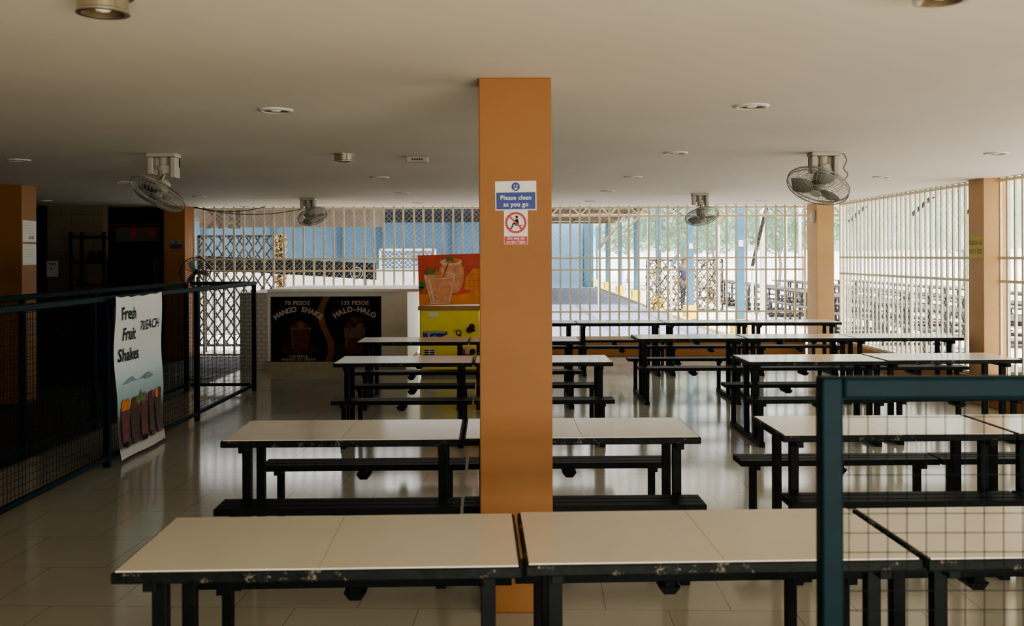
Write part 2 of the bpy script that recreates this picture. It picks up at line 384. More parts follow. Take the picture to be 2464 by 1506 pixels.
# ---------------------------------------------------------------- ceiling fans
def fan(name,label,px,pyc,pxc,pyc2,d,tilt,pitch,rad,k=1.0,cord=False,group='ceiling orbit fans'):
    X=PX(px,d); T=thing(name,label,'fan',loc=(X,d,H),group=group)
    cx=PX(pxc,d)-X; cz=PZ(pyc2,d)-H
    m=MB(); m.box(-.12*k,.12*k,-.08,.08,-.03,0,M_fan)
    m.box(-.115*k,-.07*k,-.06,.06,-.17*k,-.03,M_fan); m.box(.07*k,.115*k,-.06,.06,-.20*k,-.03,M_fan)
    m.box(-.115*k,.115*k,.02,.06,-.12*k,-.03,M_fan)
    m.obj('ceiling_mount',T,bevel=.008)
    m=MB(); m.rod((0,0,-.03),(0,0,-.12*k),.035,M_fan,16); m.rod((0,0,-.10*k),(.02*k,0,-.17*k),.055*k,M_fan,16); m.rod((.02,0,-.15*k),(cx*.6,0,cz*.75),.022,M_chrome,10)
    m.obj('swivel_neck',T,smooth=False,bevel=.003)
    Mx=Matrix.Translation((cx,0,cz))@Matrix.Rotation(tilt,4,'Y')@Matrix.Rotation(pitch,4,'X')
    m=MB(); m.lathe([(0,.12),(.03,.12),(.055,.105),(.062,.07),(.062,.02),(.05,.0),(0,0)],M_fan,20,Mx); m.obj('motor',T,smooth=True)
    m=MB()
    m.ring(rad,.006,M_fanw,40,Mx); m.ring(rad,.004,M_fanw,40,Mx@Matrix.Translation((0,0,-.03)))
    for rr,zz in ((.45,1),(.72,.8)):
        m.ring(rad*rr,.002,M_fanw,30,Mx@Matrix.Translation((0,0,.055*zz)),4); m.ring(rad*rr,.002,M_fanw,30,Mx@Matrix.Translation((0,0,-.03-.05*zz)),4)
    N=44
    for i in range(N):
        a=2*math.pi*i/N; c,s=math.cos(a),math.sin(a)
        p=[(rad*c,rad*s,0),(rad*.85*c,rad*.85*s,.035),(rad*.5*c,rad*.5*s,.055),(.06*c,.06*s,.06)]
        q=[(rad*c,rad*s,-.0),(rad*.97*c,rad*.97*s,-.04),(rad*.75*c,rad*.75*s,-.075),(rad*.4*c,rad*.4*s,-.088),(.04*c,.04*s,-.09)]
        m.tube([Mx@Vector(t) for t in p],.0018,M_fanw,3); m.tube([Mx@Vector(t) for t in q],.0018,M_fanw,3)
    m.lathe([(0,-.094),(.045,-.094),(.05,-.088),(.045,-.082),(0,-.082)],M_fan,20,Mx)
    m.obj('cage',T)
    for b in range(3):
        a=b*2*math.pi/3+.4; m=MB(); MM=Mx@Matrix.Rotation(a,4,'Z')
        vs=[];nn=6
        for i in range(nn+1):
            t=i/nn; r=.045+(rad*.86-.045)*t; w=(.025+.05*math.sin(math.pi*min(1,t*.62+.12)))*(rad/.23); 
            vs.append((r,-w,-.018-.018)); vs.append((r,w,-.018+.018))
        fs=[(2*i,2*i+2,2*i+3,2*i+1) for i in range(nn)]
        m.add(vs,fs,M_blade,MM); o=m.obj('blade',T,smooth=True); so=o.modifiers.new('s','SOLIDIFY'); so.thickness=.003
    MB().lathe([(0,-.06),(.03,-.055),(.04,-.04),(.04,.0),(0,0)],M_blade,18,Mx).obj('hub',T,smooth=True)
    if cord:
        cps=[(.08,0,-.02),(.15,0,0.0),(.19,0,-.06),(.165,0,-.13),(.20,0,-.18),(.15,0,-.23),(.05,0,-.16)]
        sp=[]
        P_=[Vector(c) for c in cps]; P_=[P_[0]]+P_+[P_[-1]]
        for i in range(1,len(P_)-2):
            for t in (0,.25,.5,.75):
                a,b,c,d_=P_[i-1],P_[i],P_[i+1],P_[i+2]
                sp.append(.5*((2*b)+(c-a)*t+(2*a-5*b+4*c-d_)*t*t+(3*b-a-3*c+d_)*t**3))
        for q in sp: q.z=min(q.z,-.008)
        MB().tube(sp,.0045,M_tan,6).obj('power_cord',T)
    return T
fan('ceiling_fan','cream ceiling-mounted orbit fan tilted with wire cage',395,0,382,460,8.2,R(24),R(-20),.235)
fan('ceiling_fan','cream ceiling orbit fan with looping power cord',1983,0,1970,447,8.3,R(24),R(-22),.255,cord=True)
fan('ceiling_fan','small cream ceiling orbit fan near the barred windows',742,0,752,517,14.5,R(-22),R(-24),.215,k=.95)
fan('ceiling_fan','small cream ceiling orbit fan near the barred windows',1685,0,1689,520,13.7,R(-8),R(-25),.23,k=.95)
T=thing('pedestal_fan','dark pedestal fan with round cage beside the counter','fan',loc=(-4.42,14.0,0))
MB().lathe([(0,.03),(.05,.03),(.19,.012),(.2,0),(0,0)],M_iron,28).obj('base',T,smooth=False)
MB().rod((0,0,.02),(0,0,1.42),.014,M_iron,10).obj('pole',T)
Mx=Matrix.Translation((0,-.08,1.49))@Matrix.Rotation(R(90),4,'X')@Matrix.Rotation(R(12),4,'Y')
m=MB(); m.ring(.205,.006,M_iron,36,Mx)
for i in range(36):
    a=2*math.pi*i/36;c,s=math.cos(a),math.sin(a)
    m.tube([Mx@Vector(t) for t in ((.205*c,.205*s,0),(.15*c,.15*s,.045),(.03*c,.03*s,.06))],.0018,M_iron,3)
    m.tube([Mx@Vector(t) for t in ((.205*c,.205*s,0),(.15*c,.15*s,-.04),(.05*c,.05*s,-.05))],.0018,M_iron,3)
m.obj('cage',T)
MB().lathe([(0,-.13),(.03,-.125),(.04,-.10),(.04,-.04),(0,-.04)],M_iron,18,Mx).obj('motor',T,smooth=True)
for b in range(3):
    MM=Mx@Matrix.Rotation(b*2*math.pi/3,4,'Z')
    MB().add([(.02,-.02,-.02),(.1,-.045,-.022),(.165,-.045,-.02),(.17,.02,.02),(.1,.035,.022),(.02,.02,.01)],[(0,1,2,3,4,5)],M_blade,MM).obj('blade',T)

# ---------------------------------------------------------------- signs on centre pillar
yF=4.75-.004
m=MB(); w,h=.098,.0695
m.box(-w,w,0,.003,-h,h,M_swhite)
m.rect(-w+.005,w-.005,-h+.005,.016,M_sblue,1)
m.disc(0,.043,.0205,M_sblue,1,28)
m.disc(0,.037,.008,M_swhite,2,16); m.rect(-.008,.008,.037,.052,M_swhite,2); m.rect(-.0035,.0035,.038,.058,M_sblue,3); 
m.text('Please clean',.030,0,-.010,M_swhite,3,bold=.02,sx=.98); m.text('as you go',.030,0,-.042,M_swhite,3,bold=.02)
tag(m.obj('notice_sign',loc=(.019,yF,PZ(471,4.75)),rot=(0,R(-.6),0)),'blue and white "Please clean as you go" notice sign on pillar','sign')
m=MB(); w,h=.0565,.081
m.box(-w,w,0,.003,-h,h,M_swhite)
m.rect(-w+.002,w-.002,-h+.002,-h+.038,M_sred,1)
m.text('Do not sit',.0185,0,-h+.029,M_swhite,2,bold=.018); m.text('on the Table',.0170,0,-h+.011,M_swhite,2,bold=.018)
cz=.022
m.disc(.004,cz+.027,.0068,M_ink,1,18)
m.line((.004,cz+.018),(.008,cz-.008),.013,M_ink,1)
m.line((.010,cz-.006),(-.014,cz-.004),.008,M_ink,1.2)
m.line((-.013,cz-.003),(-.021,cz-.028),.006,M_ink,1.4)
m.line((-.022,cz-.028),(-.029,cz-.027),.005,M_ink,1.6)
m.line((.003,cz+.014),(-.012,cz+.005),.005,M_ink,1.8)
m.rect(-.008,.034,cz-.0145,cz-.0105,M_ink,1.1); m.rect(.018,.0215,cz-.031,cz-.014,M_ink,1)
m.annulus(0,cz,.040,.051,M_sred,2,36)
m.line((-.032,cz+.032),(.032,cz-.032),.008,M_sred,3)
tag(m.obj('prohibition_sign',loc=(.019,yF,PZ(547,4.75))),'white "Do not sit on the Table" sign with red circle','sign')
m=MB(); m.box(-.17,.17,0,.003,-.125,.125,M_ysign); m.text('CLEAN AS',.072,0,.05,M_ygr,1,bold=.02); m.text('YOU GO',.08,0,-.05,M_ygr,1,bold=.02)
tag(m.obj('notice_sign',loc=(5.246,11.285,PZ(599,11.3)),rot=(0,0,R(-90))),'yellow "CLEAN AS YOU GO" sign on orange pillar','sign')
b=thing('electrical_box','small cream electrical box on orange pillar','electrical box',loc=(4.969,16.4,PZ(523,16.4)))
MB().box(-.05,0,-.08,.08,-.1,.1,M_fan).obj('case',b,bevel=.01); MB().box(-.056,-.05,-.03,.03,-.03,.04,M_white).obj('switch',b)
for (y0,y1,txt) in ((527,578,'55.00'),(583,633,'60.00')):
    z=PZ((y0+y1)/2,11.8); hh=(y1-y0)/2*11.8/F
    m=MB(); m.box(-.165,.165,0,.002,-hh,hh,M_paper)
    for k in range(5): m.rect(-.11,.10-.02*(k%2),hh-.035-k*.03,hh-.027-k*.03,M_wire,1)
    if txt=='55.00': m.text(txt,.055,.04,-hh+.05,M_ink,1,bold=.02)
    tag(m.obj('paper_notice',loc=(-5.697,11.78,z),rot=(0,0,R(90))),'white printed paper notice taped to orange pillar','paper',group='paper notices on the pillar')
m=MB(); m.box(-.095,.095,0,.002,-.13,.13,M_paper)
m.text('TRY',.07,0,.07,M_ink,1,bold=.02); m.text('5+',.06,0,0,M_ink,1,bold=.02)
tag(m.obj('paper_notice',loc=(PX(123,16.2),16.245,PZ(643,16.2))),'white paper notice taped to stone block wall','paper')
M_dw=mat('sign_white_shaded',(0.22,0.21,0.20),.6); M_db=mat('sign_blue_shaded',(0.012,0.03,0.10),.6)  # darkened copies of the sign colours, shade painted in
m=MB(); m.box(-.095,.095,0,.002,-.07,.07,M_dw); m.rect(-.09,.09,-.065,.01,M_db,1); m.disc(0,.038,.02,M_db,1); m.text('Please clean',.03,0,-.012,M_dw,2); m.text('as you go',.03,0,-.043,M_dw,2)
tag(m.obj('notice_sign',loc=(PX(424,16.5),16.495,PZ(586,16.5))),'small shade-darkened blue and white notice on dark pillar face','sign')

# ---------------------------------------------------------------- hanging banner
m=MB(); W,HB=1.06,1.36
nx,ny=20,26
vs=[(W*i/nx,0,HB*j/ny) for j in range(ny+1) for i in range(nx+1)]
fs=[(j*(nx+1)+i,j*(nx+1)+i+1,(j+1)*(nx+1)+i+1,(j+1)*(nx+1)+i) for j in range(ny) for i in range(nx)]
m.add(vs,fs,M_banner)
L=5
m.text('Fresh',.15,.09,1.215,M_teal,L,align='LEFT',bold=.02,shear=.15,sx=1.08)
m.text('Fruit',.15,.12,1.04,M_teal,L,align='LEFT',bold=.02,shear=.15,sx=1.0)
m.text('Shakes',.15,.05,.865,M_teal,L,align='LEFT',bold=.02,shear=.15,sx=1.05)
m.text('70/EACH',.12,.555,1.09,M_teal,L,align='LEFT',bold=.010,shear=.15,sx=.88)
m.poly([(.10,.625),(.16,.638),(.2,.66),(.3,.68),(.36,.645),(.46,.635),(.6,.66),(.72,.67),(.78,.645),(.84,.63),(.7,.615)],M_isle,L)
cols=[M_drk1,M_drk3,M_drk1,M_drk2,M_drk3]
for k in range(5):
    u=.05+k*.19
    m.poly([(u+.03,.13),(u+.155,.13),(u+.17,.42),(u+.0,.42)],cols[k],L)
    m.disc(u+.085,.42,.085,[M_mango,M_drk1,M_drk2,M_drk1,M_drk3][k],L+1,18,ry=.022)
    m.disc(u+.06,.455,.045,[M_mango,M_drk1,M_mag,M_drk1,M_mango][k],L+2,14)
    m.disc(u+.13,.465,.038,[M_mango,M_green,M_mag,M_mag,M_drk1][k],L+3,14)
    m.rect(u+.035,u+.047,.16,.40,M_pgl,L+1)
    m.disc(u+.10,.11,.05,[M_ink,M_drk1,M_ink,M_drk1,M_mag][k],L+2,14,ry=.025)
m.poly([(.40,.45),(.44,.55),(.49,.48),(.54,.53),(.54,.43)],M_green,L+3)
def bfn(p):
    t=1-p.z/HB
    top=max(0,(p.z/HB-.6))/.4
    return Vector((p.x+.16*t-.03*math.sin(t*3), p.y+.010*math.sin(p.x*7+p.z*3)+.008*math.sin(p.z*9)+.006*top*math.sin(p.x*23+p.z*8), p.z-.012*math.sin(p.x*3.0)*(1-t)-.010*top*math.sin(p.x*11.8)**2))
tag(m.obj('hanging_banner',loc=(-3.22,8.06,.025),rot=(0,0,R(90)),fn=bfn,smooth=True),'white "Fresh Fruit Shakes 70/EACH" banner hung on blue fence','banner')

# ---------------------------------------------------------------- counter with poster
C=thing('service_counter','white service counter with flat top and beige base','counter',loc=(0,0,0))
MB().box(-3.70,-1.58,15.05,16.85,.12,1.17,M_white).obj('body',C,bevel=.008)
MB().box(-3.72,-1.60,14.98,16.84,0,.12,M_base).obj('base',C)
MB().box(-3.66,-1.40,14.92,16.9,1.17,1.215,M_white).obj('countertop',C,bevel=.006)
o=MB().box(-4.10,-3.705,15.02,16.85,0,1.16,M_pier).obj('end_pier',C,bevel=.006); o['label']='pale tiled block at the counter end'
m=MB(); PW,PH=(916-650)*15/F,(870-712)*15/F
m.box(0,PW,0,.006,0,PH,M_pblack)
pts=[]
N=18
for i in range(N+1):
    t=i/N; pts.append((PW*.50+.08*math.sin(t*6.0+.4)-.05,t*PH))
pts2=[(u+.10,v) for u,v in pts]
for i in range(N): m.poly([pts[i],pts2[i],pts2[i+1],pts[i+1]],M_pbrown,1)
m.text('70 PESOS',.085,PW*.24,PH-.10,M_ptext,2,bold=.03,sx=1.05)
m.text('135 PESOS',.085,PW*.76,PH-.10,M_ptext,2,bold=.03,sx=1.05)
m.arctext('MANGO SHAKE',.11,PW*.25,PH-.195,.55,M_ptext,2,step=.128,bold=.045)
m.arctext('HALO-HALO',.11,PW*.76,PH-.195,.5,M_ptext,2,step=.148,bold=.045)
m.text('+20 PESOS',.05,PW*.25,.085,M_ptext,2,bold=.025,sx=1.15); m.text('MANGO ICE CREAM',.05,PW*.25,.04,M_ptext,2,bold=.025,sx=1.08)
for u in (.27,.76):
    cx=PW*u
    m.disc(cx,.20,.30,M_pmush,1,20,ry=.11)
    m.poly([(cx-.10,.14),(cx+.10,.14),(cx+.155,.50),(cx-.155,.50)],M_pdk,3)
    m.poly([(cx-.16,.49),(cx+.16,.49),(cx+.165,.52),(cx-.165,.52)],M_pgl,4)
    m.poly([(cx-.13,.20),(cx-.11,.20),(cx-.125,.47),(cx-.14,.47)],M_pgl,4)
    if u<.5:
        m.poly([(cx-.14,.52),(cx-.09,.60),(cx,.63),(cx+.09,.60),(cx+.14,.52)],M_pdk,4); m.disc(cx,.56,.05,M_pbrown,5,16)
    else:
        m.poly([(cx-.155,.36),(cx+.155,.36),(cx+.16,.50),(cx-.16,.50)],M_pgl,5)
        for a,b,r,mm in ((-.07,.56,.06,M_pdk),(.07,.56,.06,M_pbrown),(0,.62,.07,M_pdk),(.09,.62,.035,M_drk1)): m.disc(cx+a,b,r,mm,6,16)
tag(m.obj('poster',loc=(PX(650,15.0),15.035,PZ(870,15.0))),'dark "MANGO SHAKE" and "HALO-HALO" price poster on white counter','poster')

# ---------------------------------------------------------------- yellow freezer and poster panel
Z=thing('chest_freezer','yellow chest freezer with ice cream graphics beside the counter','freezer',loc=(-.90,14.3,0))
MB().box(-.43,.43,0,.66,.07,.93,M_yel).obj('body',Z,bevel=.015)
MB().box(-.45,.45,-.02,.68,.925,.985,M_tantrim).obj('lid',Z,bevel=.01)
MB().box(-.41,.41,.03,.63,0,.07,M_iron).obj('plinth',Z)
def gr(fn,nm):
    m=MB(); fn(m); return m.obj(nm,Z,loc=(0,-.002,0))
def g1(m):
    m.rect(-.37,-.20,.16,.38,M_paper,1)
    for j in range(7):
        for i in range(2): m.rect(-.36+i*.08,-.295+i*.08,.175+j*.028,.19+j*.028,M_ink,2)
gr(g1,'vent_label')
def g2(m):
    m.poly([(-.38,.49),(-.20,.49),(-.10,.55),(-.03,.58),(-.03,.62),(-.38,.62)],M_sblue,1)
    m.line((-.37,.605),(-.05,.605),.010,M_swhite,2)
    m.text('S',.11,-.31,.55,M_swhite,2,bold=.02,shear=.3); m.text('ele',.085,-.22,.545,M_swhite,2,shear=.3)
gr(g2,'logo')
gr(lambda m:m.text("'Q",.11,.12,.60,M_ink,2,bold=.02),'lettering')
gr(lambda m:m.rect(-.30,-.16,.83,.90,M_paper,1),'sticker')
def g4(m):
    for a in range(5): m.disc(.31+.03*math.cos(a*1.26),.66+.03*math.sin(a*1.26),.045,M_pdk if a%2 else M_shake2,2+a%2,14)
gr(g4,'cone_picture')
def g5(m):
    m.disc(.22,.30,.11,M_pdk,1,20,ry=.06); m.disc(.26,.35,.06,M_shake2,2,16); m.disc(.18,.34,.045,M_pbrown,3,16); m.disc(.33,.33,.045,M_pdk,3,14)
gr(g5,'dessert_picture')
m=MB(); PW,PH=.90,.73
m.box(0,PW,0,.02,0,PH,M_pored)
m.poly([(0,0),(PW,0),(PW,.20),(.55,.14),(.0,.17)],M_pform,1)
m.poly([(.30,.36),(.36,.24),(.42,.17),(.56,.17),(.62,.25),(.66,.36),(.66,.52),(.60,.64),(.38,.64),(.31,.52)],M_shake,2)
m.poly([(.33,.38),(.36,.30),(.40,.30),(.37,.40),(.37,.55),(.34,.52)],M_shake2,3)
m.disc(.48,.62,.16,M_shake2,3,22,ry=.05); m.disc(.50,.63,.10,M_mango,4,18,ry=.03); m.poly([(.40,.63),(.43,.71),(.48,.68),(.50,.72),(.52,.64)],M_green,5)
m.poly([(.66,.22),(.90,.16),(.90,.50),(.80,.52),(.69,.40)],M_pform,2)
for k in range(3):
    m.rect(.70,.89,.26+k*.08,.266+k*.08,M_pored,3); m.rect(.74+k*.06,.746+k*.06,.2,.48,M_pored,3)
m.poly([(.17,.02),(.44,.02),(.54,.43),(.08,.43)],M_shake2,5); m.poly([(.185,.035),(.425,.035),(.515,.41),(.105,.41)],M_shake,6)
m.poly([(.20,.06),(.23,.06),(.17,.38),(.13,.38)],M_shake2,7)
m.disc(.31,.43,.23,M_shake2,7,24,ry=.055); m.disc(.31,.43,.20,M_shake,8,24,ry=.042)
m.poly([(.10,.44),(.12,.50),(.17,.54),(.20,.49),(.25,.55),(.26,.45)],M_green,9); m.disc(.29,.46,.05,M_mango,10,14,ry=.035); m.line((.36,.40),(.44,.60),.014,M_sred,10)
m.disc(.05,.30,.05,M_green,5,14); m.disc(.04,.24,.04,M_green,5,14)
tag(m.obj('poster',loc=(-1.345,14.42,.986),rot=(0,R(-1.5),0)),'orange-red poster board showing mango shakes standing on freezer','poster')

# ---------------------------------------------------------------- dark left stall
T=thing('serving_counter','dark wooden serving counter in the unlit stall','counter',loc=(-6.9,14.3,0))
MB().box(-1.3,1.3,-.3,.3,0,1.02,M_dark2).obj('body',T,bevel=.01); MB().box(-1.36,1.36,-.36,.36,1.02,1.07,M_dark2).obj('countertop',T,bevel=.008)
T=thing('storage_rack','dark wooden storage rack with trays by the block wall','shelf',loc=(-6.62,15.75,0))
for x in (-.26,.26):
    for y in (-.2,.2): MB().box(x-.02,x+.02,y-.02,y+.02,0,2.1,M_dark2).obj('post',T)
for z in (.3,.8,1.25,1.6,2.0): MB().box(-.28,.28,-.22,.22,z,z+.025,M_dark2).obj('shelf',T)
for i,z in enumerate((1.277,1.627,1.627)):
    m=MB(); m.lathe([(0,0),(.05,0),(.07,.05),(.06,.12),(.035,.15),(.035,.17),(0,.17)],M_iron,16); tag(m.obj('jar',loc=(-6.77+.16*i,15.7,z),smooth=True),'dark round jar on storage rack','jar')
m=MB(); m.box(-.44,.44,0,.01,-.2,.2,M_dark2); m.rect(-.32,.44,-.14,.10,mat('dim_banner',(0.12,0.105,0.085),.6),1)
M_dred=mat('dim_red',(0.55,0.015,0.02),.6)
m.text('ALWAYS PLEASE EMPTY DINNER WARE',.048,0,.145,M_dred,2,bold=.02)
for u in (-.0,.32): m.poly([(u-.03,.09),(u+.03,.09),(u+.03,.0),(u+.075,.0),(u,-.11),(u-.075,.0),(u-.03,.0)],M_dred,2)
tag(m.obj('notice_sign',loc=(PX(320,16.95),16.98,PZ(558,16.95))),'dim red-lettered notice with two downward arrows on dark wall','sign')
T=thing('refrigerator','dark upright cooler against the unlit back wall','cooler',loc=(-6.1,16.55,0))
MB().box(-.3,.3,-.3,.3,0,1.72,M_dark2).obj('body',T,bevel=.015); MB().box(-.28,.28,-.33,-.3,.1,1.68,M_iron).obj('door',T,bevel=.008); MB().rod((.22,-.36,.7),(.22,-.36,1.2),.012,M_iron,8).obj('handle',T)

# ---------------------------------------------------------------- outdoors
struct(MB().box(-60,90,17.16,140,-.16,-.02,M_conc).obj('floor_courtyard'))
struct(MB().box(5.71,90,-30,17.15,-.16,-.02,M_conc).obj('floor_yard'))
struct(MB().box(-60,5.7,-40,-3.21,-.16,-.02,M_conc).obj('floor_forecourt'))
struct(MB().box(-3.6,4.45,19.0,53.8,-.02,-.005,M_lane).obj('floor_lane'))
struct(MB().box(4.46,4.60,20.4,53.8,-.02,.06,M_ycurb).obj('trim_6'))
W_=MB().box(-20,.2,30,30.3,0,2.72,M_lblue)
for x in (-15,-12,-9.3,-7.2,-5.2,-4.0,-1.8): W_.box(x-.06,x+.06,29.93,30,0,2.72,M_pole)
tag(W_.obj('building_wall'),'light blue painted outbuilding wall with vertical joints','wall')
W_=MB().box(-14,4.3,54,54.3,0,3.5,M_lblue); W_.box(3.9,4.4,53.9,54,0,3.5,M_pole)
tag(W_.obj('building_wall'),'blue painted building wall across the courtyard','wall')
tag(MB().box(-12,-1.9,22,22.15,0,1.42,M_bwall).obj('boundary_wall'),'low grey-white painted boundary wall','wall')
tag(MB().box(-14,.9,24.5,53.5,3.05,3.12,M_roofd).obj('canopy_roof'),'dark corrugated canopy roof over the courtyard','roof')
T=thing('walkway_canopy','open timber roof frame over the walkway','roof')
m=MB(); m.box(1.2,5.4,34,53.0,3.62,3.66,M_tan); m.obj('roof_sheet',T)
m=MB()
for i in range(11):
    y=19+i*3.2; m.box(.95,5.3,y-.04,y+.04,3.35,3.45,M_tan)
    m.rod((1.0,y,3.4),(3.1,y,3.9),.04,M_tan,4); m.rod((5.2,y,3.4),(3.1,y,3.9),.04,M_tan,4)
for x in (1.2,3.1,4.8): m.box(x-.05,x+.05,18.6,53.0,3.45,3.55,M_tan)
m.obj('rafters',T)
T=thing('eave_truss','rusty brown steel eave truss hung outside the barred window','truss',loc=(0,19.9,0))
m=MB(); m.rod((.2,0,2.80),(6.6,0,2.80),.04,M_tan,6); m.rod((.2,0,2.50),(6.6,0,2.50),.03,M_tan,6); m.obj('chords',T)
m=MB()
for i in range(22): m.rod((.2+i*.29,0,2.80 if i%2 else 2.50),(.49+i*.29,0,2.50 if i%2 else 2.80),.018,M_tan,5)
m.obj('web_bars',T)
for x in (.2,6.6): MB().box(x-.04,x+.04,-.04,.04,-.02,2.85,M_swhite).obj('support_post',T)
for (p0,p1,d,mt) in (((1440,600),(1505,520),30.5,M_tan),((1560,500),(1500,560),27.9,M_tan),((1615,640),(1690,500),25.2,M_pole),((1730,540),(1765,490),23.5,M_tan),((1810,640),(1845,500),22.4,M_iron)):
    a=Vector((PX(p0[0],d),d,PZ(p0[1],d))); b=Vector((PX(p1[0],d),d,PZ(p1[1],d)))
    T=thing('leaning_pole','slanting pole propped against the walkway roof','pole',loc=(a.x,d,-.02),group='leaning poles')
    MB().rod((0,0,a.z),(b.x-a.x,0,b.z+.02),.04,mt,6).obj('brace',T); MB().rod((0,0,0),(0,0,a.z+.02),.03,M_swhite,8).obj('upright',T)
for (a,b) in (((6.5,19.2,2.35),(6.5,17.4,2.85)),((6.5,16.2,2.35),(6.5,14.6,2.85)),((6.5,14.2,2.3),(6.5,12.9,2.85))):
    v=Vector(b)-Vector(a)
    T=thing('roof_brace','dark diagonal steel roof brace outside the barred wall','brace',loc=a,group='roof braces')
    MB().rod((0,0,0),v,.035,M_iron,6).obj('strut',T); MB().rod((0,0,-a[2]-.02),(0,0,.05),.02,M_swhite,8).obj('post',T)
for k in range(7):
    y=21+5.85*k
    p=thing('walkway_post','blue post with yellow concrete base along the walkway','post',loc=(4.8,y,0),group='walkway posts')
    MB().box(-.085,.085,-.085,.085,.36,3.35,M_pole).obj('shaft',p,bevel=.01)
    MB().box(-.18,.18,-.18,.18,-.005,.36,M_ybase).obj('base',p,bevel=.02)
    if k<3: 
        MB().box(-.05,.05,-.01,0,-.07,.07,M_swhite).obj('notice_plate',p,loc=(0,-.086,1.95))
for (px,d) in ((1835,24.2),(1890,43),(1925,43)):
    p=MB().rod((0,0,-.02),(0,0,5.5),.07,M_swhite,10).obj('metal_pole',loc=(PX(px,d),d,0)); tag(p,'pale metal pole standing in the courtyard','pole',group='courtyard poles')
O0=thing('outdoor_table','long dark outdoor picnic table with two benches','table',loc=(7.6,15,0),group='outdoor picnic tables')
m=MB(); m.box(-.36,.36,-1.2,1.2,.70,.74,M_odark); m.obj('tabletop',O0)
for x in (-.62,.62): MB().box(x-.13,x+.13,-1.2,1.2,.40,.43,M_odark).obj('bench_seat',O0)
for y in (-.95,.95):
    MB().box(-.7,.7,y-.03,y+.03,-.02,.04,M_odark).box(-.25,-.20,y-.03,y+.03,.04,.70,M_odark).box(.20,.25,y-.03,y+.03,.04,.70,M_odark).box(-.66,-.61,y-.03,y+.03,.04,.40,M_odark).box(.61,.66,y-.03,y+.03,.04,.40,M_odark).obj('leg_frame',O0)
for x in (7.6,10.0,12.4):
    for k in range(9):
        if x==7.6 and k==0: continue
        clone(O0,(x+k*.06,15+k*2.95-(.9 if x>9 else 0),0))
for k in range(3): clone(O0,(8.3+k*.03,5.4+k*2.9,0))
def net(x0,y0,x1,y1,z0,z1,label):
    T=thing('shade_net_fence',label,'fence',loc=(x0,y0,0)); dx,dy=x1-x0,y1-y0; n=12
    m=MB(); vs=[];
    for i in range(n+1):
        t=i/n; s=.12*math.sin(i*2.1); vs+=[(dx*t+s,dy*t+s,z0),(dx*t-s,dy*t-s,z1)]
    m.add(vs,[(2*i,2*i+2,2*i+3,2*i+1) for i in range(n)],M_net); m.obj('net',T,smooth=True)
    for i in range(0,n+1,2): MB().rod((dx*i/n+.2,dy*i/n-.2,-.02),(dx*i/n+.2,dy*i/n-.2,z1),.06,M_swhite,8).obj('post',T)
net(17,8,18.5,62,1.9,6.2,'green shade net fence on white posts beside the yard')
net(5.5,70,18,70,2.0,8.5,'green shade net fence across the far courtyard end')
def leaves(n,rx,ry,rz,s,m,mt):
    for i in range(n):
        while True:
            p=Vector((random.uniform(-1,1),random.uniform(-1,1),random.uniform(-1,1)))
            if .35<p.length<1: break
        p=Vector((p.x*rx,p.y*ry,p.z*rz)); q=Matrix.Rotation(random.uniform(0,6.3),3,Vector((random.uniform(-1,1),random.uniform(-1,1),random.uniform(-1,1))).normalized())
        a=s*random.uniform(.6,1.3)
        m.add([p+q@Vector(t) for t in ((-a,0,0),(0,-a*.5,0),(a,0,0),(0,a*.5,0))],[(0,1,2,3)],mt)
tm=[]
for k in range(3):
    m=MB(); leaves(2600,2.7,2.5,2.1,.15,m,M_leaf); tm.append(m)
protos=[]
tp=[(8.6,50),(14.2,49),(9.5,56),(15,56),(7.3,63),(12.8,63.5),(23,20),(23,28),(23.5,36),(24,44),(24,53)]
for i,(x,y) in enumerate(tp):
    T=thing('tree','leafy green tree with rounded crown in the courtyard','tree',loc=(x,y,-.02),group='courtyard trees')
    m=MB(); m.tube([(0,0,0),(.1,.05,1.2),(-.05,.1,2.4),(.1,0,3.0)],.09,M_bark,8)
    for a in range(4): m.rod((0,.05,2.0),(1.2*math.cos(a*1.6),1.2*math.sin(a*1.6),3.4),.05,M_bark,6,.025)
    m.obj('trunk',T)
    if i<3: o=tm[i].obj('crown',T,loc=(0,0,3.85)); protos.append(o.data)
    else:
        o=bpy.data.objects.new('crown',protos[i%3]); col.objects.link(o); o.parent=T; o.location=(0,0,3.85); o.rotation_euler=(0,0,i)
    o['kind']='stuff'
def lattice(w,h,label,loc,rot=0,leafy=0,tk=.012,s=.16,fr=M_iron,edge=True):
    T=thing('lattice_screen',label,'screen',loc=loc,rot=(0,0,rot))
    m=MB(); r=.022
    m.box(0,w,-r,r,0,2*r,fr);m.box(0,w,-r,r,h-2*r,h,fr);m.box(0,2*r,-r,r,0,h,fr);m.box(w-2*r,w,-r,r,0,h,fr); m.obj('frame',T)
    m=MB()
    for a,b in diag(w-.04,h-.04,s,1.5): m.rod((a[0]+.02,0,a[1]+.02),(b[0]+.02,0,b[1]+.02),tk,M_iron,4)
    m.obj('lattice',T)
    m=MB()
    for i in range(leafy):
        t=random.random()
        p=Vector((w+random.uniform(-.12,.07),random.uniform(-.08,.08),h*(.45+.55*t))) if edge else Vector((w*random.random(),random.uniform(-.08,.08),h*random.random()))
        q=Matrix.Rotation(random.uniform(0,6.3),3,Vector((random.uniform(-1,1),random.uniform(-1,1),random.uniform(-1,1))).normalized()); a=.04 if edge else .06
        m.add([p+q@Vector(t) for t in ((-a,0,0),(0,-a*.6,0),(a,0,0),(0,a*.6,0))],[(0,1,2,3)],M_leafb)
    o=m.obj('dry_leaf_garland',T); o['kind']='stuff'
